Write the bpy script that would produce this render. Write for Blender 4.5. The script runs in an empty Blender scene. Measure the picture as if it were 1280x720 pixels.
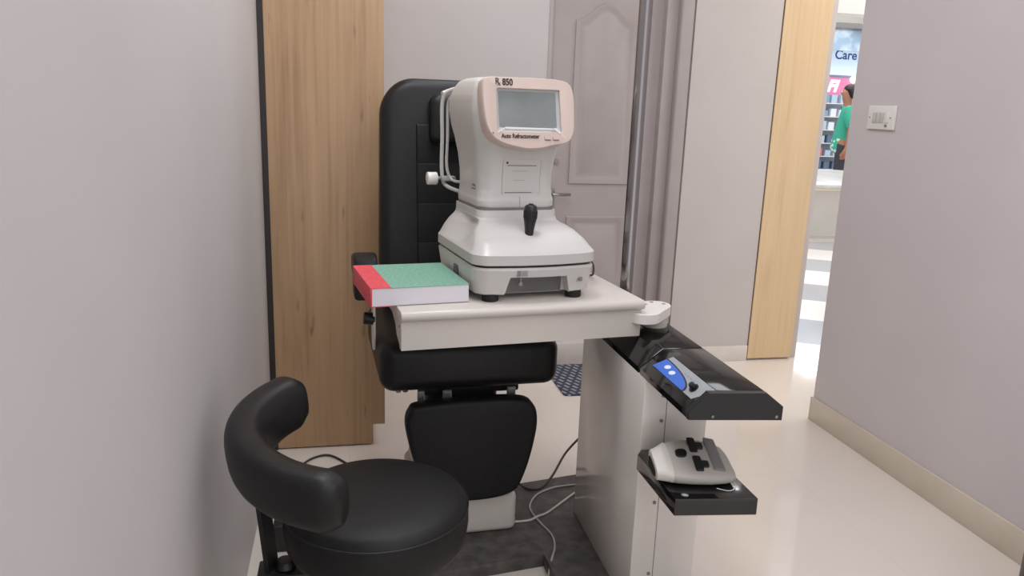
import bpy, bmesh, math, random
from mathutils import Vector, Matrix
random.seed(7)
PI = math.pi
scene = bpy.context.scene
COL = scene.collection

# ------------------------------------------------------------------ materials
def lin(c):
    return tuple((v/255/12.92) if v/255 <= .04045 else ((v/255+.055)/1.055)**2.4 for v in c)

def base_mat(name, rgb, rough=.5, metal=0., spec=.5, coat=0., srgb=True):
    m = bpy.data.materials.new(name); m.use_nodes = True
    b = m.node_tree.nodes['Principled BSDF']
    c = lin(rgb) if srgb else rgb
    b.inputs['Base Color'].default_value = (*c, 1)
    b.inputs['Roughness'].default_value = rough
    b.inputs['Metallic'].default_value = metal
    b.inputs['Specular IOR Level'].default_value = spec
    b.inputs['Coat Weight'].default_value = coat
    return m

def nt(m):
    return m.node_tree.nodes, m.node_tree.links, m.node_tree.nodes['Principled BSDF']

def noise_mat(name, c0, c1, scale=20., rough=.5, detail=4., stretch=(1, 1, 1), bump=0., bump_scale=None, lo=.35, hi=.65, **k):
    m = base_mat(name, c0, rough, **k); n, l, b = nt(m)
    tc = n.new('ShaderNodeTexCoord'); mp = n.new('ShaderNodeMapping'); mp.inputs['Scale'].default_value = stretch
    l.new(tc.outputs['Object'], mp.inputs['Vector'])
    nz = n.new('ShaderNodeTexNoise'); nz.inputs['Scale'].default_value = scale; nz.inputs['Detail'].default_value = detail
    l.new(mp.outputs[0], nz.inputs['Vector'])
    r = n.new('ShaderNodeValToRGB'); r.color_ramp.elements[0].position = lo; r.color_ramp.elements[1].position = hi
    r.color_ramp.elements[0].color = (*lin(c0), 1); r.color_ramp.elements[1].color = (*lin(c1), 1)
    l.new(nz.outputs['Fac'], r.inputs['Fac']); l.new(r.outputs['Color'], b.inputs['Base Color'])
    if bump:
        nb = n.new('ShaderNodeTexNoise'); nb.inputs['Scale'].default_value = bump_scale or scale; nb.inputs['Detail'].default_value = 3
        l.new(mp.outputs[0], nb.inputs['Vector'])
        bp = n.new('ShaderNodeBump'); bp.inputs['Strength'].default_value = bump; bp.inputs['Distance'].default_value = .002
        l.new(nb.outputs['Fac'], bp.inputs['Height']); l.new(bp.outputs[0], b.inputs['Normal'])
    return m

def oak_mat(name, dark, mid, light, scale=1., knots=.68):
    m = base_mat(name, mid, .42); n, l, b = nt(m)
    tc = n.new('ShaderNodeTexCoord'); mp = n.new('ShaderNodeMapping')
    mp.inputs['Scale'].default_value = (9*scale, 9*scale, .75*scale); l.new(tc.outputs['Object'], mp.inputs['Vector'])
    a = n.new('ShaderNodeTexNoise'); a.inputs['Scale'].default_value = 1.3; a.inputs['Detail'].default_value = 6; a.inputs['Roughness'].default_value = .62; a.inputs['Distortion'].default_value = .6
    l.new(mp.outputs[0], a.inputs['Vector'])
    mp2 = n.new('ShaderNodeMapping'); mp2.inputs['Scale'].default_value = (90*scale, 90*scale, 1.6*scale); l.new(tc.outputs['Object'], mp2.inputs['Vector'])
    f = n.new('ShaderNodeTexNoise'); f.inputs['Scale'].default_value = 1.; f.inputs['Detail'].default_value = 3
    l.new(mp2.outputs[0], f.inputs['Vector'])
    mx = n.new('ShaderNodeMath'); mx.operation = 'MULTIPLY_ADD'; mx.inputs[1].default_value = .35; 
    l.new(f.outputs['Fac'], mx.inputs[0])
    sc = n.new('ShaderNodeMath'); sc.operation = 'MULTIPLY'; sc.inputs[1].default_value = .65
    l.new(a.outputs['Fac'], sc.inputs[0]); l.new(sc.outputs[0], mx.inputs[2])
    r = n.new('ShaderNodeValToRGB'); e = r.color_ramp.elements
    e[0].position = .34; e[0].color = (*lin(dark), 1); e[1].position = .68; e[1].color = (*lin(light), 1)
    k = e.new(.48); k.color = (*lin(mid), 1)
    l.new(mx.outputs[0], r.inputs['Fac'])
    # a few small dark knots and cracks, long along the grain
    mp3 = n.new('ShaderNodeMapping'); mp3.inputs['Scale'].default_value = (26*scale, 26*scale, 5*scale); l.new(tc.outputs['Object'], mp3.inputs['Vector'])
    kn = n.new('ShaderNodeTexNoise'); kn.inputs['Scale'].default_value = 1.; kn.inputs['Detail'].default_value = 2
    l.new(mp3.outputs[0], kn.inputs['Vector'])
    kr = n.new('ShaderNodeValToRGB'); kr.color_ramp.elements[0].position = knots; kr.color_ramp.elements[1].position = knots+.1
    l.new(kn.outputs['Fac'], kr.inputs['Fac'])
    mix = n.new('ShaderNodeMixRGB'); mix.inputs['Color2'].default_value = (*lin(tuple(int(v*.72) for v in dark)), 1)
    l.new(kr.outputs['Color'], mix.inputs['Fac']); l.new(r.outputs['Color'], mix.inputs['Color1'])
    l.new(mix.outputs[0], b.inputs['Base Color'])
    return m

def emit_mat(name, rgb, strength):
    m = base_mat(name, rgb, .5); n, l, b = nt(m)
    b.inputs['Emission Color'].default_value = (*lin(rgb), 1); b.inputs['Emission Strength'].default_value = strength
    return m

M = {}
M['wall'] = noise_mat('wall_paint', (186, 182, 180), (189, 185, 183), 3., .55, bump=.04, bump_scale=160)
M['wall_grey'] = noise_mat('wall_paint_grey', (200, 193, 194), (203, 196, 196), 3., .5, bump=.04, bump_scale=160)
M['partition'] = noise_mat('partition_laminate', (186, 178, 174), (189, 181, 177), 3., .5)
M['door'] = noise_mat('door_paint', (161, 152, 150), (166, 157, 155), 6., .42)
M['ceiling'] = base_mat('ceiling_paint', (225, 222, 218), .8)
M['skirt'] = noise_mat('skirting_tile', (203, 192, 176), (209, 198, 182), 8., .3)
M['stone'] = noise_mat('threshold_stone', (205, 196, 188), (213, 205, 197), 9., .35)
M['oak'] = oak_mat('oak_board_brown', (156, 124, 92), (176, 143, 108), (187, 155, 120))
M['oak_light'] = oak_mat('oak_board_light', (196, 165, 126), (208, 179, 140), (216, 189, 152), 1., .84)
M['dark_edge'] = base_mat('dark_edging', (44, 39, 36), .5)
M['leather'] = noise_mat('black_leather', (21, 20, 20), (25, 24, 24), 60., .42, bump=.22, bump_scale=420, spec=.32)
M['leather_dull'] = noise_mat('black_leatherette', (18, 17, 17), (22, 21, 21), 60., .52, bump=.2, bump_scale=420, spec=.3)
M['black'] = base_mat('black_plastic', (24, 23, 24), .4)
M['black_gloss'] = base_mat('black_acrylic', (22, 20, 20), .10, spec=.6)
M['black_metal'] = base_mat('black_steel', (28, 27, 27), .45)
M['rubber'] = base_mat('black_rubber', (20, 20, 20), .7)
M['white'] = base_mat('white_abs', (194, 191, 187), .34)
M['white_warm'] = noise_mat('cream_enamel', (199, 192, 184), (202, 195, 187), 5., .32)
M['tower'] = noise_mat('tower_enamel', (222, 216, 209), (229, 223, 216), 2.2, .2, coat=.4, stretch=(1, 1, .4))
M['white_gloss'] = base_mat('white_gloss', (226, 222, 217), .25)
M['grey'] = base_mat('grey_plastic', (128, 126, 124), .45)
M['grey_light'] = base_mat('light_grey_plastic', (166, 163, 160), .4)
M['band'] = base_mat('dark_band', (116, 113, 112), .4)
M['line'] = base_mat('seam_line', (92, 89, 88), .6)
M['line_soft'] = base_mat('soft_seam_line', (148, 145, 143), .6)
M['bezel'] = base_mat('bezel_beige', (204, 185, 175), .36)
M['ink'] = base_mat('printed_ink', (50, 40, 40), .6)
M['ink_soft'] = base_mat('faded_print', (128, 115, 114), .6)
M['screen'] = noise_mat('screen_glass', (122, 128, 128), (138, 144, 143), 9., .10, lo=.35, hi=.75)
M['film'] = base_mat('film_bevel', (176, 178, 178), .12)
M['film_glint'] = base_mat('film_glint_paint', (226, 226, 224), .1)  # highlight of the film put into a bright colour
M['chrome'] = base_mat('chrome', (150, 146, 146), .16, metal=1.)
M['steel'] = base_mat('steel', (150, 148, 146), .35, metal=.8)
M['green'] = noise_mat('book_green_cover', (108, 156, 134), (132, 175, 155), 130., .7, detail=6)
M['red'] = noise_mat('book_red_tape', (205, 66, 76), (220, 84, 92), 90., .6)
M['granite'] = noise_mat('dark_granite', (66, 62, 60), (92, 87, 84), 26., .55, detail=8)
M['blue'] = base_mat('panel_blue', (66, 112, 204), .3)
M['panel_grey'] = base_mat('panel_grey', (158, 164, 166), .3)
M['white_mark'] = base_mat('white_print', (225, 232, 240), .4)
M['meter'] = base_mat('meter_shell', (168, 162, 155), .38)
M['meter_light'] = base_mat('meter_light_nose', (196, 190, 182), .36)
M['cable_grey'] = base_mat('grey_cable', (176, 172, 166), .5)
M['cable_dark'] = base_mat('dark_cable', (48, 44, 42), .5)
M['skin'] = base_mat('skin', (176, 122, 96), .55)
M['hair'] = base_mat('hair', (38, 30, 30), .6)
M['trousers'] = base_mat('trousers', (62, 62, 70), .8)
M['counter'] = noise_mat('counter_laminate', (206, 201, 194), (214, 209, 202), 3., .4)
M['counter_top'] = noise_mat('counter_top', (188, 186, 183), (204, 202, 199), 6., .4)
M['tan'] = base_mat('tan_edge', (226, 208, 164), .5)
M['wall_mall'] = noise_mat('mall_wall', (176, 190, 206), (198, 208, 220), 3., .6)
M['soffit'] = base_mat('mall_soffit', (176, 174, 168), .7)
M['beam'] = base_mat('mall_beam', (226, 223, 216), .6)
M['sign_white'] = emit_mat('sign_white', (206, 226, 244), .55)
M['sign_pink'] = emit_mat('sign_pink', (206, 120, 156), .45)
M['sign_glyph'] = emit_mat('sign_glyph', (250, 248, 250), 1.0)
M['sign_blue'] = emit_mat('sign_blue', (70, 100, 168), .12)
M['lamp'] = emit_mat('lamp_globe', (255, 252, 245), 1.2)

def floor_mat():
    m = base_mat('polished_cream_tile', (214, 201, 187), .07, spec=.55); n, l, b = nt(m)
    tc = n.new('ShaderNodeTexCoord')
    nz = n.new('ShaderNodeTexNoise'); nz.inputs['Scale'].default_value = 2.; nz.inputs['Detail'].default_value = 5
    l.new(tc.outputs['Object'], nz.inputs['Vector'])
    r = n.new('ShaderNodeValToRGB'); r.color_ramp.elements[0].color = (*lin((217, 207, 196)), 1); r.color_ramp.elements[1].color = (*lin((224, 214, 204)), 1)
    l.new(nz.outputs['Fac'], r.inputs['Fac'])
    br = n.new('ShaderNodeTexBrick'); br.inputs['Scale'].default_value = 1.; br.offset = 0
    br.inputs['Brick Width'].default_value = .8; br.inputs['Row Height'].default_value = .8; br.inputs['Mortar Size'].default_value = .0018
    br.inputs['Mortar'].default_value = (.94, .935, .93, 1)
    br.inputs['Color1'].default_value = (1, 1, 1, 1); br.inputs['Color2'].default_value = (1, 1, 1, 1)
    l.new(tc.outputs['Object'], br.inputs['Vector'])
    mx = n.new('ShaderNodeMixRGB'); mx.blend_type = 'MULTIPLY'; mx.inputs['Fac'].default_value = 1
    l.new(r.outputs[0], mx.inputs[1]); l.new(br.outputs['Color'], mx.inputs[2]); l.new(mx.outputs[0], b.inputs['Base Color'])
    return m
M['floor'] = floor_mat()

def mallfloor_mat():
    m = base_mat('mall_checker', (235, 230, 225), .15); n, l, b = nt(m)
    tc = n.new('ShaderNodeTexCoord'); mp = n.new('ShaderNodeMapping'); mp.inputs['Rotation'].default_value = (0, 0, .55)
    l.new(tc.outputs['Object'], mp.inputs['Vector'])
    c = n.new('ShaderNodeTexChecker'); c.inputs['Scale'].default_value = 1.7
    c.inputs['Color1'].default_value = (*lin((240, 236, 230)), 1); c.inputs['Color2'].default_value = (*lin((176, 176, 180)), 1)
    l.new(mp.outputs[0], c.inputs['Vector']); l.new(c.outputs['Color'], b.inputs['Base Color'])
    return m
M['floor_mall'] = mallfloor_mat()

def mat_mat():
    m = base_mat('woven_doormat', (46, 50, 68), .9); n, l, b = nt(m)
    tc = n.new('ShaderNodeTexCoord'); mp = n.new('ShaderNodeMapping'); mp.inputs['Rotation'].default_value = (0, 0, 1.15)
    l.new(tc.outputs['Object'], mp.inputs['Vector'])
    br = n.new('ShaderNodeTexBrick'); br.inputs['Scale'].default_value = 1.
    br.inputs['Brick Width'].default_value = .052; br.inputs['Row Height'].default_value = .030; br.inputs['Mortar Size'].default_value = .0095
    br.inputs['Mortar Smooth'].default_value = .2
    br.inputs['Color1'].default_value = (*lin((158, 160, 172)), 1); br.inputs['Color2'].default_value = (*lin((136, 138, 152)), 1)
    br.inputs['Mortar'].default_value = (*lin((58, 60, 74)), 1)
    l.new(mp.outputs[0], br.inputs['Vector']); l.new(br.outputs['Color'], b.inputs['Base Color'])
    return m
M['mat'] = mat_mat()

def shirt_mat():
    m = base_mat('teal_shirt', (70, 176, 150), .8); n, l, b = nt(m)
    tc = n.new('ShaderNodeTexCoord')
    v = n.new('ShaderNodeTexVoronoi'); v.inputs['Scale'].default_value = 16
    l.new(tc.outputs['Object'], v.inputs['Vector'])
    lt = n.new('ShaderNodeMath'); lt.operation = 'LESS_THAN'; lt.inputs[1].default_value = .42; l.new(v.outputs['Distance'], lt.inputs[0])
    sp = n.new('ShaderNodeSeparateXYZ'); l.new(tc.outputs['Object'], sp.inputs[0])
    z = n.new('ShaderNodeMath'); z.operation = 'LESS_THAN'; z.inputs[1].default_value = 1.0; l.new(sp.outputs['Z'], z.inputs[0])
    mu = n.new('ShaderNodeMath'); mu.operation = 'MULTIPLY'; l.new(lt.outputs[0], mu.inputs[0]); l.new(z.outputs[0], mu.inputs[1])
    mx = n.new('ShaderNodeMixRGB'); mx.inputs[1].default_value = (*lin((64, 178, 150)), 1); mx.inputs[2].default_value = (*lin((215, 232, 224)), 1)
    l.new(mu.outputs[0], mx.inputs['Fac']); l.new(mx.outputs[0], b.inputs['Base Color'])
    return m
M['shirt'] = shirt_mat()

# ------------------------------------------------------------------ geometry helpers
class G:
    def __init__(s):
        s.bm = bmesh.new()
    def box(s, x0, x1, y0, y1, z0, z1, bev=0., seg=3, rot=None, pivot=None):
        b = bmesh.new(); bmesh.ops.create_cube(b, size=1)
        for v in b.verts:
            v.co = Vector(((x0+x1)/2+v.co.x*(x1-x0), (y0+y1)/2+v.co.y*(y1-y0), (z0+z1)/2+v.co.z*(z1-z0)))
        if bev: bmesh.ops.bevel(b, geom=b.edges[:], offset=bev, segments=seg, profile=.5, affect='EDGES')
        return s.add(b, rot, pivot)
    def add(s, b, rot=None, pivot=None):
        if rot is not None:
            p = Vector(pivot or (0, 0, 0)); bmesh.ops.transform(b, matrix=Matrix.Translation(p) @ rot.to_4x4() @ Matrix.Translation(-p), verts=b.verts)
        me = bpy.data.meshes.new('t'); b.to_mesh(me); b.free(); s.bm.from_mesh(me); bpy.data.meshes.remove(me); return s
    def loft(s, loops, cap0=True, cap1=True, close=False):
        rows = [[s.bm.verts.new(p) for p in lp] for lp in loops]
        n = len(rows[0]); R = len(rows)
        for i in range(R if close else R-1):
            a, b = rows[i], rows[(i+1) % R]
            for j in range(n):
                s.bm.faces.new((a[j], a[(j+1) % n], b[(j+1) % n], b[j]))
        if not close:
            if cap0: s.bm.faces.new(rows[0][::-1])
            if cap1: s.bm.faces.new(rows[-1])
        return s
    def prism(s, pts, axis, a0, a1, bev=0., seg=3, rot=None, pivot=None):
        # pts: outline in the two other axes; axis 'x','y','z'
        b = bmesh.new()
        def P(p, a):
            return {'x': (a, p[0], p[1]), 'y': (p[0], a, p[1]), 'z': (p[0], p[1], a)}[axis]
        lo = [b.verts.new(P(p, a0)) for p in pts]; hi = [b.verts.new(P(p, a1)) for p in pts]
        n = len(pts)
        f0 = b.faces.new(lo); f1 = b.faces.new(hi)
        for j in range(n): b.faces.new((lo[j], lo[(j+1) % n], hi[(j+1) % n], hi[j]))
        bmesh.ops.recalc_face_normals(b, faces=b.faces)
        if bev:
            ed = [e for e in b.edges if (f0 in e.link_faces or f1 in e.link_faces)]
            bmesh.ops.bevel(b, geom=ed, offset=bev, segments=seg, profile=.5, affect='EDGES')
        return s.add(b, rot, pivot)
    def cyl(s, p0, p1, r0, r1=None, n=32, bev=0.):
        r1 = r0 if r1 is None else r1
        p0, p1 = Vector(p0), Vector(p1); d = (p1-p0); L = d.length; d.normalize()
        q = d.to_track_quat('Z', 'Y')
        if bev:
            prof = [(r0-bev, 0), (r0-bev*.3, bev*.3), (r0, bev), (r1, L-bev), (r1-bev*.3, L-bev*.3), (r1-bev, L)]
        else: prof = [(r0, 0), (r1, L)]
        return s.lathe(prof, n, Matrix.Translation(p0) @ q.to_matrix().to_4x4())
    def lathe(s, prof, n=48, mat=Matrix.Identity(4)):
        return s.loft([[mat @ Vector((r*math.cos(2*PI*j/n), r*math.sin(2*PI*j/n), z)) for j in range(n)] for r, z in prof])
    def tube(s, pts, r, n=10, sub=6, rz=None):
        pts = smooth_path(pts, sub); rows = []
        up = None
        for i, p in enumerate(pts):
            t = (pts[min(i+1, len(pts)-1)]-pts[max(i-1, 0)]).normalized()
            if up is None:
                up = Vector((0, 0, 1)) if abs(t.z) < .9 else Vector((1, 0, 0))
            a = t.cross(up).normalized(); up = a.cross(t).normalized()
            rows.append([p + a*r*math.cos(2*PI*j/n) + up*(rz or r)*math.sin(2*PI*j/n) for j in range(n)])
        return s.loft(rows)
    def obj(s, name, mat, parent=None, smooth=35, loc=None, rz=None):
        bmesh.ops.recalc_face_normals(s.bm, faces=s.bm.faces)
        me = bpy.data.meshes.new(name); s.bm.to_mesh(me); s.bm.free()
        me.materials.append(mat)
        if smooth:
            me.polygons.foreach_set('use_smooth', [True]*len(me.polygons)); me.set_sharp_from_angle(angle=math.radians(smooth))
        o = bpy.data.objects.new(name, me); COL.objects.link(o)
        if parent: o.parent = parent
        if loc: o.location = loc
        if rz: o.rotation_euler.z = rz
        return o

def smooth_path(pts, sub=6):
    pts = [Vector(p) for p in pts]
    if sub <= 1 or len(pts) < 3: return pts
    out = []
    for i in range(len(pts)-1):
        p0 = pts[max(i-1, 0)]; p1 = pts[i]; p2 = pts[i+1]; p3 = pts[min(i+2, len(pts)-1)]
        for k in range(sub):
            t = k/sub
            out.append(.5*((2*p1)+(p2-p0)*t+(2*p0-5*p1+4*p2-p3)*t*t+(3*p1-p0-3*p2+p3)*t**3))
    out.append(pts[-1]); return out

def smooth_closed(pts, sub=6):
    P = [Vector((*p, 0)) for p in pts]; n = len(P); out = []
    for i in range(n):
        p0, p1, p2, p3 = P[i-1], P[i], P[(i+1) % n], P[(i+2) % n]
        for k in range(sub):
            t = k/sub
            q = .5*((2*p1)+(p2-p0)*t+(2*p0-5*p1+4*p2-p3)*t*t+(3*p1-p0-3*p2+p3)*t**3)
            out.append((q.x, q.y))
    return out

def rrect(cx, cy, hx, hy, r, n=8):
    r = min(r, hx*.999, hy*.999); out = []
    for k, (sx, sy) in enumerate(((1, 1), (-1, 1), (-1, -1), (1, -1))):
        for i in range(n+1):
            a = k*PI/2 + i/n*PI/2
            out.append((cx+sx*(hx-r)+r*math.cos(a), cy+sy*(hy-r)+r*math.sin(a)))
    return out

def tag(o, label, cat, group=None, kind=None):
    o['label'] = label; o['category'] = cat
    if group: o['group'] = group
    if kind: o['kind'] = kind
    return o
def struct(o, label=None, cat=None):
    o['kind'] = 'structure'
    if label: o['label'] = label; o['category'] = cat or 'room'
    return o
def empty(name, loc=(0, 0, 0), rz=0):
    o = bpy.data.objects.new(name, None); COL.objects.link(o); o.location = loc; o.rotation_euler.z = rz; o.empty_display_size = .1; return o

def text(name, body, size, mat, parent, mtx, depth=.0006, bold=0., align='LEFT', sx=1.):
    c = bpy.data.curves.new('txt', 'FONT'); c.body = body; c.size = size; c.extrude = depth; c.offset = bold; c.align_x = align
    t = bpy.data.objects.new('txt', c); COL.objects.link(t)
    dg = bpy.context.evaluated_depsgraph_get(); dg.update()
    me = bpy.data.meshes.new_from_object(t.evaluated_get(dg)); me.name = name
    bpy.data.objects.remove(t); bpy.data.curves.remove(c)
    me.transform(Matrix.Diagonal((sx, 1, 1, 1))); me.transform(mtx)
    me.materials.clear(); me.materials.append(mat)
    o = bpy.data.objects.new(name, me); COL.objects.link(o); o.parent = parent
    return o

def cut(o, cutter):
    md = o.modifiers.new('b', 'BOOLEAN'); md.operation = 'DIFFERENCE'; md.object = cutter; md.solver = 'EXACT'
    dg = bpy.context.evaluated_depsgraph_get(); dg.update()
    me = bpy.data.meshes.new_from_object(o.evaluated_get(dg)); me.name = o.name
    o.modifiers.clear(); old = o.data; o.data = me; bpy.data.meshes.remove(old)
    cm = cutter.data; bpy.data.objects.remove(cutter); bpy.data.meshes.remove(cm)
    me.set_sharp_from_angle(angle=math.radians(35)); return o

RX = Matrix.Rotation(PI/2, 4, 'X')     # text plane XY -> XZ, facing -Y

# ------------------------------------------------------------------ camera
def make_camera():
    f = 975.; d = Vector((490-640, -(4500-360), -f)).normalized()
    x = 431-640; y = -(x*d.x - f*d.z)/d.y
    fy = Vector((x, y, -f)).normalized(); up = -d; rx = fy.cross(up)
    R = Matrix((rx, fy, up))
    cam = bpy.data.cameras.new('camera'); o = bpy.data.objects.new('camera', cam); COL.objects.link(o)
    o.matrix_world = Matrix.Translation((0, 0, 1.30)) @ R.to_4x4()
    cam.sensor_width = 36; cam.lens = f/1280*36; cam.clip_start = .02
    scene.camera = o
make_camera()

# ------------------------------------------------------------------ setting
XL, XR = -.283, 1.985
struct(G().box(XL-.1, 4.3, -1.3, 3.75, -.05, 0).obj('floor', M['floor'], smooth=0))
struct(G().box(1.2, 12, 3.75, 12.6, -.05, 0).obj('floor_mall', M['floor_mall'], smooth=0))
struct(G().box(XL-.1, 3.2, -1.3, 3.8, 2.6, 2.65).obj('ceiling', M['ceiling'], smooth=0))
struct(G().box(XL-.1, XL, -1.3, 3.85, 0, 2.6).obj('wall_left', M['wall'], smooth=0))
struct(G().box(XR, XR+.11, -1.3, 2.86, 0, 2.6).obj('wall_right', M['wall_grey'], smooth=0))
struct(G().box(XR-.010, XR, -1.3, 2.86, 0, .105, .002, 2).box(XR-.010, XR+.12, 2.86, 2.868, 0, .105, .002, 2).obj('baseboard_right', M['skirt']))
struct(G().box(XL, .935, 3.70, 3.85, 0, 2.6).box(.935, 1.64, 3.70, 3.85, 2.1, 2.6).obj('wall_back', M['wall'], smooth=0))
struct(G().box(XL, .93, 3.69, 3.70, 0, .09, .002, 2).obj('baseboard_back', M['skirt']))
struct(G().box(1.645, 2.098, 3.66, 3.85, 0, 2.6).obj('wall_partition', M['partition'], smooth=0))
struct(G().box(1.645, 2.098, 3.652, 3.66, 0, .085, .002, 2).obj('baseboard_partition', M['stone']))

# door with frame, threshold and lever
d = empty('door_1', (0, 0, 0)); struct(d)
slab = G().box(.955, 1.515, 3.745, 3.785, .12, 2.08).obj('door_leaf', M['door'], d, smooth=0)
def arch_outline(x0, x1, z0, z1, rise):
    pts = [(x1, z0), (x1, z1)]
    n = 20
    for i in range(1, n):
        t = i/n; x = x1+(x0-x1)*t
        pts.append((x, z1 + rise*(.5-.5*math.cos(2*PI*t))))
    return pts + [(x0, z1), (x0, z0)]
def inset(pts, dd):
    cx = sum(p[0] for p in pts)/len(pts); xs = [p[0] for p in pts]; zs = [p[1] for p in pts]
    W, Hh = max(xs)-min(xs), max(zs)-min(zs); cx = (max(xs)+min(xs))/2; cz = (max(zs)+min(zs))/2
    return [(cx+(x-cx)*(1-2*dd/W), cz+(z-cz)*(1-2*dd/Hh)) for x, z in pts]
def raised_panel(out):
    g = G()
    ys = [(0, 3.746), (.004, 3.738), (.016, 3.738), (.030, 3.7445), (.046, 3.7445), (.066, 3.737)]
    g.loft([[Vector((x, y, z)) for x, z in inset(out, i)] for i, y in ys], cap0=False)
    return g
raised_panel(arch_outline(1.075, 1.385, .925, 1.70, .085)).obj('door_panel', M['door'], slab, smooth=40)
raised_panel(arch_outline(1.075, 1.385, .24, .765, .0)).obj('door_panel', M['door'], slab, smooth=40)
G().box(.93, .955, 3.70, 3.78, 0, 2.1, .004, 2).box(1.515, 1.575, 3.70, 3.78, 0, 2.1, .004, 2).box(.93, 1.575, 3.70, 3.78, 2.08, 2.13, .004, 2).obj('door_frame', M['door'], d)
G().box(1.575, 1.645, 3.665, 3.78, 0, 2.13, .012, 4).obj('door_jamb', M['door'], d)
h = G().cyl((.992, 3.745, .878), (.992, 3.70, .878), .011, n=20).box(.985, 1.082, 3.690, 3.704, .870, .884, .004, 3).obj('door_handle', M['chrome'], d)
G().box(.974, 1.010, 3.738, 3.746, .78, .905, .005, 3).cyl((.992, 3.745, .81), (.992, 3.733, .81), .008, n=16).obj('lock_plate', M['steel'], h)
G().cyl((1.012, 3.746, 1.035), (1.012, 3.735, 1.035), .012, n=16).obj('door_bolt', M['steel'], d)
struct(G().box(.935, 1.575, 3.685, 3.79, 0, .118, .004, 2).obj('trim_1', M['stone']))

# light oak wall end beside the passage
w = empty('wall_oak_end', (0, 0, 0)); struct(w)
G().box(2.104, 2.362, 3.655, 3.68, .012, 2.6).obj('oak_facing', M['oak_light'], w, smooth=0)
G().box(2.098, 2.405, 3.68, 3.85, 0, 2.6).obj('wall_core', M['partition'], w, smooth=0)
G().box(2.098, 2.104, 3.664, 3.68, 0, 2.6).obj('dark_gap', M['dark_edge'], w, smooth=0)

# ------------------------------------------------------------------ tall oak cabinet
c = empty('tall_cabinet', (-.07, 3.2, 0)); tag(c, 'tall brown oak cabinet standing against the left wall behind the black stool', 'cabinet')
def cl(o, base): o.location = -Vector(base.location); return o
cl(G().prism([(-.262, 0.006), (.090, .006), (.090, .085), (.1345, .085), (.1345, 2.45), (-.262, 2.45)], 'y', 2.84, 2.862).obj('front_board', M['oak'], c, smooth=0), c)
cl(G().box(-.252, .120, 2.862, 3.69, .09, 2.44).obj('carcass', M['oak'], c, smooth=0), c)
cl(G().box(-.252, .080, 2.875, 3.68, 0, .09).obj('plinth', M['stone'], c, smooth=0), c)
cl(G().box(-.2825, -.262, 2.838, 2.90, 0, 2.45).obj('dark_edge_strip', M['dark_edge'], c, smooth=0), c)

# ------------------------------------------------------------------ switch plate on the right wall
s = empty('switch_plate', (XR, 2.662, 1.300)); tag(s, 'white square light switch plate on the grey right wall', 'light switch')
G().box(-.010, 0, -.0775, .0775, -.044, .044, .003, 3).obj('plate', M['white_gloss'], s)
for k in range(3):
    y = .035-k*.022
    G().box(-.0135, -.009, y-.0095, y+.0095, -.019, .019, .0015, 2).obj('rocker', M['white'], s)
G().box(-.0135, -.009, -.045, -.026, -.019, .019, .0015, 2).obj('rocker', M['white_gloss'], s)
G().cyl((-.0105, -.037, -.029), (-.016, -.037, -.029), .0045, n=16).obj('indicator_knob', M['grey'], s)
for y in (.064, -.056): G().cyl((-.0095, y, 0), (-.0112, y, 0), .003, n=12).obj('screw', M['grey'], s)

# ------------------------------------------------------------------ doormat
g = G(); g.prism(rrect(1.27, 3.462, .30, .212, .02, 4), 'z', 0.0, .008, .002, 2)
tag(g.obj('doormat', M['mat']), 'navy doormat with pale woven dashes lying before the grey door', 'doormat')

# ------------------------------------------------------------------ platform (chair unit base)
p = G().prism([(.05, 1.875), (.545, 1.945), (.56, 1.42), (.90, 1.42), (.90, 2.44), (.02, 2.28)], 'z', 0, .04, .003, 2).obj('base_plate', M['granite'])
tag(p, 'dark speckled L-shaped base plate on the floor under chair and column', 'platform')

# ------------------------------------------------------------------ examination chair
CR = math.radians(2.5)
ch = empty('examination_chair', (.330, 2.36, .04), CR)
tag(ch, 'black padded examination chair with high back and headrest on a white base', 'chair')
Z = -.04
G().box(-.150, .150, -.285, .08, 0, .128, .022, 4).box(-.137, .137, -.27, .07, .118, .150, .016, 4).obj('base_cover', M['white_warm'], ch)
G().box(-.11, .11, -.16, .06, .14, .42, .02, 3).obj('column', M['black_metal'], ch)
G().box(-.14, .16, -.215, .20, .425, .456, .006, 2).obj('seat_frame', M['black_metal'], ch)
G().box(-.255, .270, -.268, .245, .452, .600, .042, 6).obj('seat', M['leather'], ch)
# backrest, leaning back a little
BT = Matrix.Rotation(math.radians(-8), 3, 'X')
def back_outline(hw, z0, z1, r, taper):
    pts = rrect(0, (z0+z1)/2, hw, (z1-z0)/2, r, 10)
    return [(x*(1-taper*(1-(z-z0)/(z1-z0))*0), z) for x, z in pts]
o_ = [(x*(.93+.07*min(1, max(0, (1.335-z)/.35))), z) for x, z in back_outline(.222, .56, 1.335, .11, 0)]
bk = G().prism(o_, 'y', .10, .205, .036, 6, rot=BT, pivot=(0, .15, .55)).obj('backrest', M['leather'], ch)
g = G()
zs = [.56, .685, .81, .936, 1.064, 1.185]
for a, b in zip(zs[:-1], zs[1:]):
    g.box(-.102, .102, .094, .125, a-.004, b+.004, .007, 4, rot=BT, pivot=(0, .15, .55))
g.obj('lumbar_pads', M['leather_dull'], bk)
G().prism(rrect(0.004, 1.20, .066, .078, .03, 8), 'y', .045, .11, .024, 5, rot=BT, pivot=(0, .15, .55)).obj('headrest', M['leather'], ch)
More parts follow.
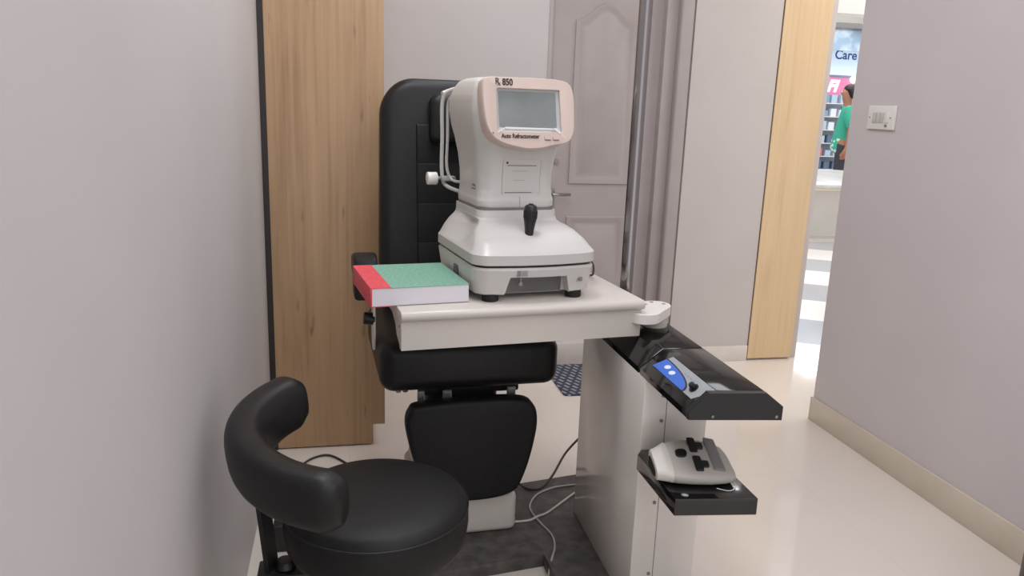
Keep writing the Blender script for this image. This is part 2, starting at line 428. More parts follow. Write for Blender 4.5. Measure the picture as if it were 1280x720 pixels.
# arms
for sx in (-1, 1):
    x = sx*.285
    a = G().prism([(-.17, .705), (-.175, .775), (-.155, .818), (-.11, .832), (-.02, .815), (-.005, .79), (-.015, .76), (-.08, .755), (-.10, .705)], 'x', x-.034, x+.034, .012, 3).obj('arm_pad', M['leather'], ch)
    xb = sx*.262
    b = G().prism([(-.14, .548), (-.10, .55), (-.08, .60), (-.09, .71), (-.15, .70), (-.16, .60)], 'x', xb-.0035, xb+.0035, .001, 1).obj('arm_bracket', M['white_gloss'], ch)
    G().cyl((xb-.006*sx+.004*sx, -.14, .642), (xb+sx*.030, -.14, .645), .018, n=20, bev=.003).obj('arm_knob', M['black'], b)
# hanging leg rest
lo = smooth_closed([(-.150, .436), (0, .443), (.128, .440), (.178, .420), (.192, .365), (.180, .28), (.158, .20), (.128, .150), (.05, .132), (-.07, .136), (-.125, .165), (-.155, .23), (-.178, .31), (-.190, .38), (-.180, .418)], 4)
G().prism([(x, z) for x, z in lo], 'y', -.325, -.268, .014, 4).obj('leg_rest', M['leather_dull'], ch)
for x, wd in ((-.065, .026), (.125, .026)):
    G().box(x-wd/2, x+wd/2, -.262, -.254, .40, .456, .002, 1).obj('leg_rest_strap', M['steel'], ch)
G().box(-.150, -.130, -.26, -.25, .420, .457, .002, 1).obj('bracket', M['steel'], ch)
for x in (-.198, -.178):
    G().cyl((x, -.2, .436), (x, -.2, .456), .008, n=6).obj('bolt', M['steel'], ch)

# ------------------------------------------------------------------ instrument column with black console
T = empty('instrument_column', (.74, 1.85, .04)); tag(T, 'white steel instrument column with glossy black console and small lower shelf', 'instrument stand')
def tl(o): o.location = -Vector((.74, 1.85, .04)); return o
tw = tl(G().box(.697, .868, 1.666, 2.165, .04, .669, .003, 2).obj('column_body', M['tower'], T))
g = G()
for z in (.14, .34, .56, .625): g.cyl((.747, 1.667, z), (.747, 1.6635, z), .0045, n=12)
tl(g.obj('screws', M['grey'], T)); 
g = G().box(.7575, .7587, 1.6652, 1.667, .045, .665)
tl(g.obj('corner_seam', M['line'], T, smooth=0))
# console: rear housing and front housing, same section with a chamfer on both long sides
sec = [(.698, .668), (.698, .683), (.757, .729), (.860, .729), (.897, .697), (.897, .668)]
def console(y0, y1, bev=.003): return G().prism(sec, 'y', y0, y1, bev, 2)
tl(console(1.712, 2.15).obj('rear_housing', M['black_gloss'], T))
fh = tl(console(1.415, 1.708).obj('front_housing', M['black_gloss'], T))
tl(G().prism([(.698, .667), (.694, .684), (.735, .729), (.860, .729), (.899, .698), (.899, .667)], 'y', 1.402, 1.416, .0015, 1).obj('front_cap', M['black'], T, smooth=0))
for o_ in [c_ for c_ in T.children if c_.name in ('front_housing', 'front_cap')]:
    for v in o_.data.vertices:
        if v.co.y < 1.5: v.co.y += (.83-v.co.x)*.13
g = G().cyl((.885, 1.398, .676), (.885, 1.3925, .676), .0035, n=14).cyl((.748, 1.416, .676), (.748, 1.4105, .676), .003, n=14)
tl(g.obj('cap_screws', M['steel'], T))
# control panel on the left chamfer
n_ = Vector((-.046, 0, .059)).normalized(); e1 = Vector((0, -1, 0)); e2 = Vector((.059, 0, .046)).normalized()
def CP(s_, t_, h_=0.):  # s along the console towards the viewer, t up the chamfer
    return Vector((.698, 1.70, .683)) + e1*s_ + e2*t_ + n_*h_
CO = [(.023, .0262), (.243, .0254), (.281, .073), (.052, .0742)]
def plate(pts, h0, h1):
    def bl(a, b):
        u = (a-S0)/(S1-S0); v = (b-T0)/(T1-T0)
        return tuple((1-u)*(1-v)*CO[0][i]+u*(1-v)*CO[1][i]+u*v*CO[2][i]+(1-u)*v*CO[3][i] for i in (0, 1))
    pts = [bl(a, b) for a, b in pts]
    return G().loft([[CP(a, b, h0) for a, b in pts], [CP(a, b, h1) for a, b in pts]])
S0, S1, T0, T1 = .035, .262, .025, .071
cp = tl(plate([(S0, T0), (S1, T0), (S1, T1), (S0, T1)], -.001, .0012).obj('control_panel', M['panel_grey'], T, smooth=0))
arc = [(S0, T0)] + [(S0+(.175)*math.cos(a)**1.0, T0+(T1-T0)*.70*math.sin(a)) for a in [i/14*PI/2 for i in range(15)]]
plate(arc, .0005, .0018).obj('blue_field', M['blue'], cp, smooth=0)
arcl = [(S0+(.175)*math.cos(a), T0+(T1-T0)*.70*math.sin(a)) for a in [i/14*PI/2 for i in range(15)]]
arcl2 = [(S0+(.182)*math.cos(a), T0+(T1-T0)*.76*math.sin(a)) for a in [i/14*PI/2 for i in range(15)]]
plate(arcl+arcl2[::-1], .0005, .0017).obj('border_line', M['ink'], cp, smooth=0)
for s_, t_ in ((S0+.042, T0+.019), (S0+.078, T0+.0155)):
    plate([(s_+.011*math.cos(2*PI*k/18), t_+.0062*math.sin(2*PI*k/18)) for k in range(18)], .0014, .0026).obj('button', M['white_mark'], cp, smooth=0)
kb = CP(.218, .0475)
g = G().cyl(kb, kb+n_*.004, .011, n=20).cyl(kb+n_*.004, kb+n_*.016, .0075, .0065, n=20, bev=.001)
g.obj('dimmer_knob', M['black'], cp)
g = G()
for s_ in (.19, .205, .22, .235):
    g.loft([[CP(s_+a-.045, T1-.012+b, h_) for a, b in ((0, 0), (.009, 0), (.009, .0012), (0, .0012))] for h_ in (.001, .0016)])
g.obj('panel_lettering', M['ink_soft'], cp, smooth=0)
# lower shelf
tl(G().prism([(.684, 1.418), (.866, 1.396), (.866, 1.664), (.700, 1.664), (.682, 1.640)], 'z', .447, .487, .0015, 2).obj('shelf', M['black_gloss'], T))
g = G()
for k in range(6):
    a = k*PI/6; g.box(.712-.008, .712+.008, 1.432-.0003, 1.432+.0003, .4865, .4874, rot=Matrix.Rotation(a, 3, 'Z'), pivot=(.712, 1.432, .49))
tl(g.obj('star_mark', M['white_mark'], T, smooth=0))
# pole
po = tl(G().cyl((.778, 2.05, .725), (.778, 2.05, 2.2), .0185, n=40).obj('pole', M['chrome'], T))
tl(G().cyl((.778, 2.05, .727), (.778, 2.05, .745), .030, n=32, bev=.003).obj('pole_collar', M['black'], T))

# ------------------------------------------------------------------ swing table
TB = empty('swing_table', (.815, 1.90, .729), 0)
tag(TB, 'cream instrument table with rounded front edge on a pivoting arm', 'table')
TR = math.radians(6.4)
tt = Matrix.Translation(Vector((.122, 1.760, .82)) - Vector((.815, 1.90, .729))) @ Matrix.Rotation(TR, 4, 'Z')
L = .634; D = .43
def tb(o): o.matrix_local = tt; return o
prof = [(.012, -.026), (.0045, -.0235), (0.0005, -.0175), (0, -.011), (.003, -.004), (.010, 0), (D-.008, 0), (D, -.008), (D, -.026)]
tb(G().prism(prof, 'x', 0, L, .0025, 2).obj('table_top', M['white_warm'], TB))
ap = [(.014, -.0262), (.014, -.097), (.032, -.097), (.040, -.088), (.075, -.076), (.095, -.052), (.14, -.034), (.40, -.034), (.40, -.0262)]
tb(G().prism(ap, 'x', .002, L-.004, .0015, 2).obj('apron', M['white_warm'], TB))
tb(G().cyl((.0025, .036, -.042), (.0005, .036, -.042), .0035, n=12).obj('screw', M['grey'], TB))
# swing arm
aw = G()
def arm_outline(r0, r1, Lr, n=12):
    pts = []
    for i in range(n+1): a = -PI/2+PI*i/n; pts.append((r0*math.cos(a), r0*math.sin(a)))
    for i in range(n+1): a = PI/2+PI*i/n; pts.append((-Lr+r1*math.cos(a), r1*math.sin(a)))
    return pts
arm = G().prism(arm_outline(.041, .044, .085), 'z', .030, .057, .0012, 1).obj('swing_arm', M['white_gloss'], TB); arm.rotation_euler.z = math.radians(47); arm.location = (.003, .024, 0)
for x, y in ((.016, .018), (.018, -.016), (-.02, .022)):
    G().cyl((x, y, .0565), (x, y, .0578), .0055, n=14).obj('arm_screw', M['grey'], arm)
G().cyl((0, .02, -.002), (0, .02, .032), .036, n=36, bev=.002).obj('pivot', M['white_warm'], TB)

# ------------------------------------------------------------------ ledger book
BK = empty('ledger_book', (.053, 1.813, .8205), math.radians(8.2)); tag(BK, 'thick ledger book with green cover and red spine lying on the table', 'book')
W_, D_, H_ = .243, .268, .046
pg = G().box(.004, W_-.001, .001, D_-.003, .0015, H_-.0015).obj('pages', M['white'], BK, smooth=0)
pg.data.materials[0] = base_mat('paper', (220, 216, 222), .8)
G().box(.046, W_+.001, -.001, D_, H_-.0016, H_, .0005, 1).box(.046, W_-.002, .004, D_-.003, 0, .0016, .0005, 1).obj('cover', M['green'], BK)
G().box(0, .050, -.0012, D_+.0002, H_-.0012, H_+.0006, .0006, 1).box(0, .050, -.0012, D_+.0002, -.0004, .0012, .0006, 1).box(0, .004, -.0012, D_+.0002, 0, H_, .001, 2).obj('spine', M['red'], BK)

# ------------------------------------------------------------------ auto refractometer
I = empty('auto_refractometer', (.4665, 1.856, .8205), math.radians(8.5))
tag(I, 'white table-top eye refractometer with beige-framed screen and black joystick', 'medical instrument')
def interp_rings(keys, n=5):
    out = []
    for a, b in zip(keys[:-1], keys[1:]):
        for k in range(n):
            t = k/n; out.append(tuple(x+(y-x)*t for x, y in zip(a, b)))
    out.append(keys[-1]); return out
def ring(z, hw, v0, v1, r, bow=0., n=10, xo=0.):
    cy = (v0+v1)/2; hy = (v1-v0)/2
    pts = rrect(xo, cy, hw, hy, r, n)
    # more points along the front so that it can bow
    out = []
    for i, (x, y) in enumerate(pts):
        out.append((x, y)); x2, y2 = pts[(i+1) % len(pts)]
        if abs(x2-x)+abs(y2-y) > .03:
            for k in range(1, 8): out.append((x+(x2-x)*k/8, y+(y2-y)*k/8))
    return [Vector((x, y - (bow*(1-((x-xo)/hw)**2) if y < cy else 0)*min(1, (cy-y)/hy), z)) for x, y in out]
# lower base
bs = G().loft([ring(.017, .152, .014, .352, .035, .016), ring(.021, .157, .009, .357, .035, .018), ring(.082, .1655, .001, .366, .035, .022), ring(.088, .163, .004, .362, .033, .022)]).obj('base', M['white'], I)
cu = G().prism([(-.092, .0), (.094, .0), (.076, .063), (-.076, .064)], 'y', -.06, .028).obj('cutter', M['white'], I)
bs = cut(bs, cu)
bs.data.materials.clear(); bs.data.materials.append(M['white'])
G().box(-.078, .078, .0280, .034, .014, .062).obj('base_recess', M['grey'], bs, smooth=0)
G().cyl((-.034, .0282, .038), (-.034, .024, .038), .0055, n=14).box(-.0355, -.0325, .0245, .028, .040, .062).obj('lock_tab', M['grey_light'], bs)
for x, y in ((-.115, .024), (.112, .024), (-.112, .32), (.108, .32)):
    G().cyl((x, y, 0), (x, y, .022), .021, n=24, bev=.002).obj('foot', M['rubber'], I)
yb = lambda x: .0015-.022*(1-(x/.1655)**2)
st = G().box(-.061, -.033, yb(-.047)-.0012, yb(-.047)+.006, .0675, .0825, .0004, 1).obj('sticker', M['grey_light'], bs)
g = G().box(-.060, -.052, yb(-.047)-.0016, yb(-.047), .0685, .0815)
for k in range(3): g.box(-.050, -.035, yb(-.047)-.0016, yb(-.047), .070+k*.004, .0714+k*.004)
g.obj('sticker_print', M['ink_soft'], st, smooth=0)
text('base_marking', '.40', .016, M['ink_soft'], bs, Matrix.Translation((.103, -.0112, .046)) @ Matrix.Rotation(math.radians(10), 4, 'Z') @ RX, .0008, .0002)
G().box(-.1675, -.162, .150, .178, .036, .066, .001, 1).obj('side_socket', M['line'], bs)
# dark gap, then the travelling stage
G().loft([ring(.087, .158, .006, .358, .03, .020), ring(.098, .158, .006, .358, .03, .020)]).obj('gap_band', M['ink'], I)
keys = [(.0935, .163, .003, .364, .034, .022), (.0955, .167, -.001, .367, .036, .023), (.1195, .167, -.001, .367, .036, .023), (.1265, .161, .006, .366, .034, .022),
        (.146, .149, .030, .366, .03, .016), (.164, .135, .066, .366, .03, .010), (.176, .121, .104, .367, .028, .004), (.183, .1145, .130, .369, .026, .001), (.190, .1125, .143, .37, .026, 0), (.208, .112, .147, .37, .026, 0)]
keys = interp_rings(keys, 4)
loops = [ring(k[0], *k[1:5], bow=k[5]) for k in keys]
for lp in loops:                      # hollowed finger rests on both flanks
    for p_ in lp:
        if .125 < p_.z < .19:
            q = max(0, 1-((p_.y-.20)/.085)**2)*max(0, 1-((p_.z-.156)/.032)**2)
            if abs(p_.x) > .09: p_.x -= math.copysign(0.022*q, p_.x)
stg = G().loft(loops).obj('stage', M['white'], I, smooth=30)
G().loft([ring(.207, .107, .150, .366, .024), ring(.216, .107, .150, .366, .024)]).obj('gap_band', M['band'], I)
# joystick
JX, JY, JZ = -.006, .052, .156
g = G().lathe([(.020, 0), (.020, .002), (.010, .004), (.0085, .006)], 28, Matrix.Translation((JX, JY, JZ-.004)))
g.obj('joystick_boot', M['grey_light'], I)
jm = Matrix.Translation((JX, JY, JZ)) @ Matrix.Rotation(math.radians(2), 4, 'Y')
js = G().lathe([(.0105, 0), (.0115, .012), (.0150, .036), (.0165, .041), (.0172, .062), (.0158, .074), (.012, .0785), (.006, .080), (.006, .082), (.001, .082)], 32, jm).obj('joystick', M['black'], I)
g = G()
for k in range(20):
    a = 2*PI*k/20; g.cyl(jm @ Vector((.0165*math.cos(a), .0165*math.sin(a), .045)), jm @ Vector((.0168*math.cos(a), .0168*math.sin(a), .064)), .0012, n=6)
g.obj('joystick_grip', M['rubber'], js)
# head / body
hk = [(.213, .104, .152, .368, .030), (.217, .108, .148, .372, .034), (.232, .1085, .1475, .373, .034), (.240, .1065, .150, .373, .034), (.262, .105, .152, .374, .040), (.300, .1065, .152, .378, .045),
      (.345, .1105, .145, .386, .045), (.385, .1165, .132, .398, .045), (.42, .124, .126, .415, .05), (.46, .128, .124, .430, .055), (.495, .1265, .126, .43, .058),
      (.520, .1185, .134, .412, .055), (.535, .110, .146, .398, .058), (.543, .098, .165, .375, .06), (.546, .08, .19, .35, .06)]
hk = interp_rings(hk, 3)
hd = G().loft([ring(*k) for k in hk]).obj('head', M['white'], I, smooth=50)
# printer door and prints on the front of the neck
def neck_v(z):
    for a, b in zip(hk[:-1], hk[1:]):
        if a[0] <= z <= b[0]: t = (z-a[0])/(b[0]-a[0]+1e-9); return a[2]+(b[2]-a[2])*t
    return .15
def on_neck(pts, h0, h1):
    return G().loft([[Vector((x, neck_v(z)-h, z)) for x, z in pts] for h in (h0, h1)])
def strip(x0, x1, z0, z1, h=.0008, n=8):
    zz = [z0+(z1-z0)*i/n for i in range(n+1)]
    return [(x0, z) for z in zz] + [(x1, z) for z in zz[::-1]]
pd = on_neck(strip(-.047, .058, .253, .340), -.002, .0005).obj('printer_door', M['white'], hd, smooth=30)
on_neck(strip(-.040, .036, .2535, .2552), -.001, .0012).obj('paper_slot', M['line'], pd, smooth=0)
on_neck(strip(-.036, .046, .324, .3256), -.001, .0012).obj('door_slot', M['line'], pd, smooth=0)
g = on_neck(strip(-.022, .025, .310, .311), 0, .001)
pd2 = g.obj('door_print', M['line_soft'], pd, smooth=0)
on_neck(strip(-.018, .015, .286, .287), 0, .001).obj('door_print', M['line_soft'], pd, smooth=0)
on_neck(strip(-.0475, -.0468, .250, .340), 0, .0009).obj('door_edge', M['line_soft'], pd, smooth=0)
on_neck(strip(.0578, .0585, .250, .340), 0, .0009).obj('door_edge', M['line_soft'], pd, smooth=0)
on_neck([(-.036+.003*math.cos(a), .332+.003*math.sin(a)) for a in [2*PI*k/12 for k in range(12)]], 0, .001).obj('indicator_dot', M['ink'], pd, smooth=0)
on_neck(strip(.002, .0028, .214, .245), 0, .0008).obj('split_line', M['line_soft'], hd, smooth=0)
g = G()
for z, wd in ((.266, .030), (.258, .034)):
    g.box(-.1062, -.1052, .195, .195+wd, z, z+(.0025 if z < .26 else .005))
g.obj('side_print', M['ink_soft'], hd, smooth=0)
# screen bezel: outline in (u, w), tilted back
MT = Matrix.Translation((0.0, .103, .455)) @ Matrix.Rotation(math.radians(-11), 4, 'X')   # local plane XZ, front = -y
bo = smooth_closed([(x*1.03+.003, z+.002) for x, z in [(-.108, .089), (-.055, .0905), (.045, .091), (.094, .087), (.114, .074), (.121, .044), (.121, -.012), (.117, -.048), (.100, -.070), (.060, -.078), (.030, -.085), (-.004, -.0875), (-.034, -.083), (-.070, -.074), (-.097, -.058), (-.112, -.030), (-.118, .010), (-.120, .050), (-.117, .078)]], 6)
NA = 120
def radial(poly, c, NA=NA):
    out = []
    for i in range(NA):
        a = 2*PI*i/NA; dx, dz = math.cos(a), math.sin(a); best = None
        for (x1, z1), (x2, z2) in zip(poly, poly[1:]+poly[:1]):
            ex, ez = x2-x1, z2-z1; den = dx*ez-dz*ex
            if abs(den) < 1e-12: continue
            t = ((x1-c[0])*ez-(z1-c[1])*ex)/den; s_ = ((x1-c[0])*dz-(z1-c[1])*dx)/den
            if t > 0 and -1e-6 <= s_ <= 1+1e-6 and (best is None or t > best): best = t
        out.append((c[0]+dx*best, c[1]+dz*best))
    return out
cs = (.003, .016)
outer = radial(bo, cs)
rect = radial([(-.085, -.042), (.089, -.042), (.086, .064), (-.084, .064)], cs)
rect2 = radial([(-.076, -.032), (.080, -.032), (.078, .0585), (-.077, .0585)], cs)
def sc(p, k): return [(cs[0]+(x-cs[0])*k, cs[1]+(z-cs[1])*k) for x, z in p]
def at(p, y): return [MT @ Vector((x, y, z)) for x, z in p]
bz = G().loft([at(sc(outer, .955), .06), at(outer, .04), at(outer, .006), at(sc(outer, .992), .0015), at(sc(outer, .975), -.001), at(sc(rect, 1.02), -.002), at(rect, -.001), at(rect, .006)], cap0=True, cap1=False).obj('screen_bezel', M['bezel'], I, smooth=40)
G().loft([at(rect, .0045), at(rect2, .0075)], cap0=False, cap1=False).obj('screen_rim', M['film'], bz, smooth=20)
sr = G().loft([at(rect2, .0095), at(rect2, .0074)], cap0=True, cap1=True).obj('screen', M['screen'], bz, smooth=20)
# bright strips paint the glint of the protective film along the lower rim
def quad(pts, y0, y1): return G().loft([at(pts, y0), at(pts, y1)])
quad([(-.062, -.0355), (.080, -.0355), (.074, -.0315), (-.060, -.0305)], .0035, .0045).obj('film_glint_strip', M['film_glint'], bz, smooth=0)
quad([(-.060, -.031), (-.066, -.033), (-.086, -.046), (-.082, -.046)], -.003, -.002).obj('film_glint_strip', M['film_glint'], bz, smooth=0)
quad([(.072, -.031), (.066, -.033), (.083, -.0455), (.089, -.0435)], -.003, -.002).obj('film_glint_strip', M['film_glint'], bz, smooth=0)
TX = MT @ RX
text('brand_lettering', '850', .0225, M['ink'], bz, MT @ Matrix.Translation((-.068, -.0024, .0715)) @ RX, .0006, .0006, sx=.82)
text('brand_lettering', 'R', .0225, M['ink'], bz, MT @ Matrix.Translation((-.0870, -.0024, .0725)) @ RX, .0006, 0, sx=.9)
rx = G()
for a0, a1 in (((-.0810, .0785), (-.0730, .0695)), ((-.0810, .0695), (-.0735, .0765))):
    p0, p1 = Vector((a0[0], 0, a0[1])), Vector((a1[0], 0, a1[1])); dd = (p1-p0).normalized(); nn = Vector((-dd.z, 0, dd.x))*.0009
    rx.loft([[MT @ (Vector((q.x, y, q.z))) for q in (p0-nn, p1-nn, p1+nn, p0+nn)] for y in (-.0018, -.0030)])
rx.obj('brand_lettering', M['ink'], bz, smooth=0)
text('name_lettering', 'Auto Refractometer', .0150, M['ink'], bz, MT @ Matrix.Translation((-.0745, -.0024, -.0585)) @ Matrix.Rotation(math.radians(0), 4, 'Y') @ RX, .0006, .00032, sx=.82)
for x in (.046, .069):
    G().loft([at([(a+x+.004, b-.0555) for a, b in rrect(0, 0, .009, .0052, .002, 3)], y) for y in (-.001, -.0042)]).obj('button', M['bezel'], bz, smooth=30)
    G().loft([at([(a+x+.004, b-.0625) for a, b in rrect(0, 0, .0085, .0009, .0005, 3)], y) for y in (-.001, -.0026)]).obj('button_print', M['ink_soft'], bz, smooth=0)
G().loft([at([(-.096+.0017*math.cos(2*PI*k/12), -.047+.0017*math.sin(2*PI*k/12)) for k in range(12)], y) for y in (-.0005, -.0026)]).obj('indicator_dot', M['ink'], bz, smooth=0)
# chin and forehead rest frame on the patient's side
for sx in (-1, 1):
    x = sx*.128
    fr = G().tube([(sx*.085, .38, .515), (sx*.108, .42, .513), (x, .45, .485), (x, .45, .38), (x, .45, .285), (sx*.120, .44, .245), (sx*.095, .375, .232)], .0055, 12, 8).obj('rest_frame', M['white'], I)
    G().tube([(sx*.110, .42, .496), (x-sx*.013, .44, .47), (x-sx*.013, .44, .38), (x-sx*.012, .44, .30), (sx*.105, .43, .262), (sx*.09, .38, .258)], .0042, 12, 8).obj('frame_stay', M['white'], fr)
kn = G().cyl((-.132, .45, .262), (-.145, .45, .262), .006, n=16).obj('knob_shaft', M['steel'], I)
G().cyl((-.142, .45, .262), (-.172, .45, .262), .0185, n=28, bev=.003).obj('chin_rest_knob', M['white_gloss'], kn)
G().box(-.132, -.09, .43, .46, .255, .269, .003, 2).obj('chin_rest_bar', M['grey_light'], I)
G().tube([(-.128, .452, .50), (-.07, .47, .518), (0, .475, .52), (.07, .47, .518), (.128, .452, .50)], .009, 12, 6).obj('forehead_rest', M['white'], I)
# mains lead out of the right side of the base
G().tube([(.155, .10, .074), (.190, .115, .076), (.228, .150, .055), (.252, .190, .022), (.262, .225, .0045), (.250, .275, .004), (.20, .35, .004)], .0032, 8, 6).obj('power_lead', M['cable_dark'], I)

# ------------------------------------------------------------------ stool
SC = Vector((.055, 1.500, 0))
S = empty('backrest_stool', SC); tag(S, 'round black leather stool with a curved bolster backrest beside the left wall', 'stool')
prof = [(.02, .372), (.150, .372), (.172, .380), (.183, .400), (.187, .432), (.1865, .458), (.1835, .4665)]
top = [(.1835, .4695), (.178, .480), (.165, .4875), (.13, .494), (.07, .498), (.01, .499)]
st_ = G().lathe([(r*1.02, z+.014) for r, z in prof+[(.1845, .468)]+top], 72).obj('seat', M['leather_dull'], S)
g = G().lathe([(.1893+.0018*math.cos(a), .482+.0018*math.sin(a)) for a in [2*PI*k/8 for k in range(9)]], 72)
g.obj('piping', M['leather'], st_)
# bolster: rounded section swept along an arc that leans outwards
def bolster():
    g = G(); rows = []
    A0, A1 = 132, 253; n = 44; R0 = .250; hz, hr = .058, .041
    ks = [0, .004, .012, .022] ; 
    for i in range(n+1):
        a = math.radians(A0+(A1-A0)*i/n)
        t = min(i, n-i)/n
        e = 1. if t > .06 else (.80+.20*math.sin(min(1, t/.05)*PI/2))
        row = []
        for j in range(28):
            b = 2*PI*j/28; cx, cz = math.cos(b), math.sin(b)
            sx = math.copysign(abs(cx)**.72, cx); sz = math.copysign(abs(cz)**.72, cz)
            rr = hr*sx*e; zz = hz*sz*e
            rad = R0 + rr + zz*.12
            row.append(Vector((rad*math.cos(a), rad*math.sin(a), .634+.017*math.sin(a)+zz)))
        rows.append(row)
    # rounded end caps
    def capped(rw, s_):
        c0 = sum(rw, Vector())/len(rw); out = []
        tdir = (rw[0]-c0).cross(rw[7]-c0).normalized()*s_
        for k, of in ((.90, .007), (.72, .010), (.4, .012)): out.append([c0+(p-c0)*k+tdir*of for p in rw])
        return out
    c0 = sum(rows[0], Vector())/28; c1 = sum(rows[1], Vector())/28
    s0 = 1 if ((rows[0][0]-c0).cross(rows[0][7]-c0)).dot(c0-c1) > 0 else -1
    ce = sum(rows[-1], Vector())/28; cf = sum(rows[-2], Vector())/28
    s1 = 1 if ((rows[-1][0]-ce).cross(rows[-1][7]-ce)).dot(ce-cf) > 0 else -1
    rows = capped(rows[0], s0)[::-1] + rows + capped(rows[-1], s1)
    return g.loft(rows)
bo_ = bolster().obj('backrest', M['leather'], S, smooth=60)
def bar(p0, p1, wv, tv):
    p0, p1, wv, tv = map(Vector, (p0, p1, wv, tv))
    return G().loft([[p+wv*a+tv*b for a, b in ((-1, -1), (1, -1), (1, 1), (-1, 1))] for p in (p0, p1)])
bar((-.240, .02, .60), (-.216, .02, .325), (.008, .018, 0), (.0045, -.002, 0)).obj('backrest_bar', M['black_metal'], S, smooth=0)
br = G().box(-.245, .02, -.012, .052, .318, .338, .003, 2).obj('bracket', M['black_metal'], S)
G().cyl((-.19, .02, .338), (-.19, .02, .356), .022, .018, n=20, bev=.003).cyl((-.15, .02, .336), (-.15, .02, .35), .013, n=16, bev=.002).obj('clamp_knob', M['black'], br)
G().cyl((0, 0, .12), (0, 0, .386), .026, n=28).cyl((0, 0, .345), (0, 0, .387), .09, n=28, bev=.004).obj('gas_column', M['black_metal'], S)
g = G()
for k in range(5):
    a = 2*PI*k/5+.5; cx, cy = math.cos(a), math.sin(a)
    bl = bmesh.new(); bmesh.ops.create_cube(bl, size=1)
    bmesh.ops.transform(bl, matrix=Matrix.Rotation(a, 4, 'Z') @ Matrix.Translation((.12, 0, .09)) @ Matrix.Diagonal((.24, .035, .03, 1)), verts=bl.verts)
    g.add(bl); g.cyl((.225*cx-.012*cy, .225*cy+.012*cx, .0245), (.225*cx+.012*cy, .225*cy-.012*cx, .0245), .0245, n=20)
    g.cyl((.225*cx, .225*cy, .04), (.225*cx, .225*cy, .085), .008, n=10)
g.cyl((0, 0, .07), (0, 0, .13), .035, n=24)
g.obj('star_base', M['black'], S)

# ------------------------------------------------------------------ small pupil meter on the lower shelf
P = empty('pupil_meter', (.772, 1.516, .4875), math.radians(-7)); tag(P, 'pale handheld pupil distance meter with black keys on the black shelf', 'medical instrument')
# sections along x (eyepiece at the left end)
def warp(p): return Vector((p.x, p.y*.80, p.z*(.42+.62*(p.y+.08)/.16)))
def psec(x, hy, z0, z1, n=32, e=.62):
    zc, hz = (z0+z1)/2, (z1-z0)/2; out = []
    for j in range(n):
        a = 2*PI*j/n; cy, cz = math.cos(a), math.sin(a)
        out.append(warp(Vector((x, hy*math.copysign(abs(cy)**e, cy), zc+hz*math.copysign(abs(cz)**e, cz)))))
    return out
ps = [(-.082, .058, .010, .060), (-.074, .064, .006, .066), (-.052, .072, .003, .072), (-.02, .077, .001, .074), (.02, .079, .001, .071), (.05, .075, .003, .065), (.070, .068, .006, .056), (.080, .058, .012, .046), (.084, .040, .018, .036)]
pb = G().loft([psec(*k) for k in interp_rings(ps, 3)]).obj('meter_body', M['meter'], P, smooth=50)
G().loft([psec(-.100, .046, .011, .052), psec(-.0985, .052, .008, .058), psec(-.080, .0605, .006, .066), psec(-.066, .0685, .004, .0715), psec(-.062, .066, .006, .069)]).obj('eyepiece_hood', M['meter_light'], P, smooth=50)
G().loft([psec(-.1015, .038, .015, .047), psec(-.098, .040, .014, .049)]).obj('eyepiece', M['rubber'], P, smooth=50)
def ztop(x):
    k = interp_rings(ps, 3)
    for a, b in zip(k[:-1], k[1:]):
        if a[0] <= x <= b[0]: t = (x-a[0])/(b[0]-a[0]+1e-9); return a[3]+(b[3]-a[3])*t
    return .07
def keycap(x, y, hx, hy, name, m, r=.004, hgt=.006):
    z = ztop(x); sl = (ztop(x+.01)-ztop(x-.01))/.02
    pts = rrect(0, 0, hx, hy, r, 4)
    return G().loft([[warp(Vector((x+a, y+b, z+sl*a+h))) for a, b in pts] for h in (-.004, hgt)]).obj(name, m, pb, smooth=30)
keycap(-.036, .000, .013, .013, 'oval_key', M['black'], .0105)
keycap(-.004, .030, .009, .024, 'arrow_key', M['black'])
keycap(.012, .028, .008, .010, 'arrow_key', M['black'])
keycap(-.004, -.036, .009, .024, 'arrow_key', M['black'])
keycap(.012, -.038, .008, .010, 'arrow_key', M['black'])
keycap(.043, .005, .013, .060, 'display', M['grey'], .002, .003)
keycap(.043, .005, .010, .057, 'display_window', M['band'], .002, .0042)
G().tube([(.075, -.036, .010), (.076, -.060, .003), (.055, -.078, .002), (.03, -.066, .002)], .0009, 6, 6).obj('wrist_string', M['white_mark'], P)

# ------------------------------------------------------------------ cables and adapter
def cable(name, pts, r, m, label): return tag(G().tube(pts, r, 8, 8).obj(name, m), label, 'cable')
cable('power_cable', [(.80, 2.46, .16), (.74, 2.43, .115), (.685, 2.375, .068), (.64, 2.335, .045), (.60, 2.322, .044), (.565, 2.345, .05), (.50, 2.38, .10)], .004, M['cable_dark'], 'dark cable drooping from the white column across to the chair')
cable('data_cable', [(.80, 2.34, .0432), (.73, 2.335, .0432), (.67, 2.325, .0432), (.61, 2.29, .0432), (.575, 2.24, .0432), (.562, 2.19, .0432), (.575, 2.11, .0432), (.592, 2.04, .0432), (.585, 1.975, .0432), (.560, 1.915, .040), (.535, 1.86, .012), (.50, 1.78, .0035), (.42, 1.70, .0035)], .0031, M['cable_grey'], 'grey cable winding over the base plate and down onto the floor')
cable('mains_cable', [(.79, 2.32, .0440), (.73, 2.275, .0440), (.665, 2.215, .0440), (.61, 2.165, .0440), (.575, 2.140, .0495), (.54, 2.128, .0440), (.475, 2.128, .0440)], .0034, M['white_warm'], 'white cable running from the chair base to the column foot')
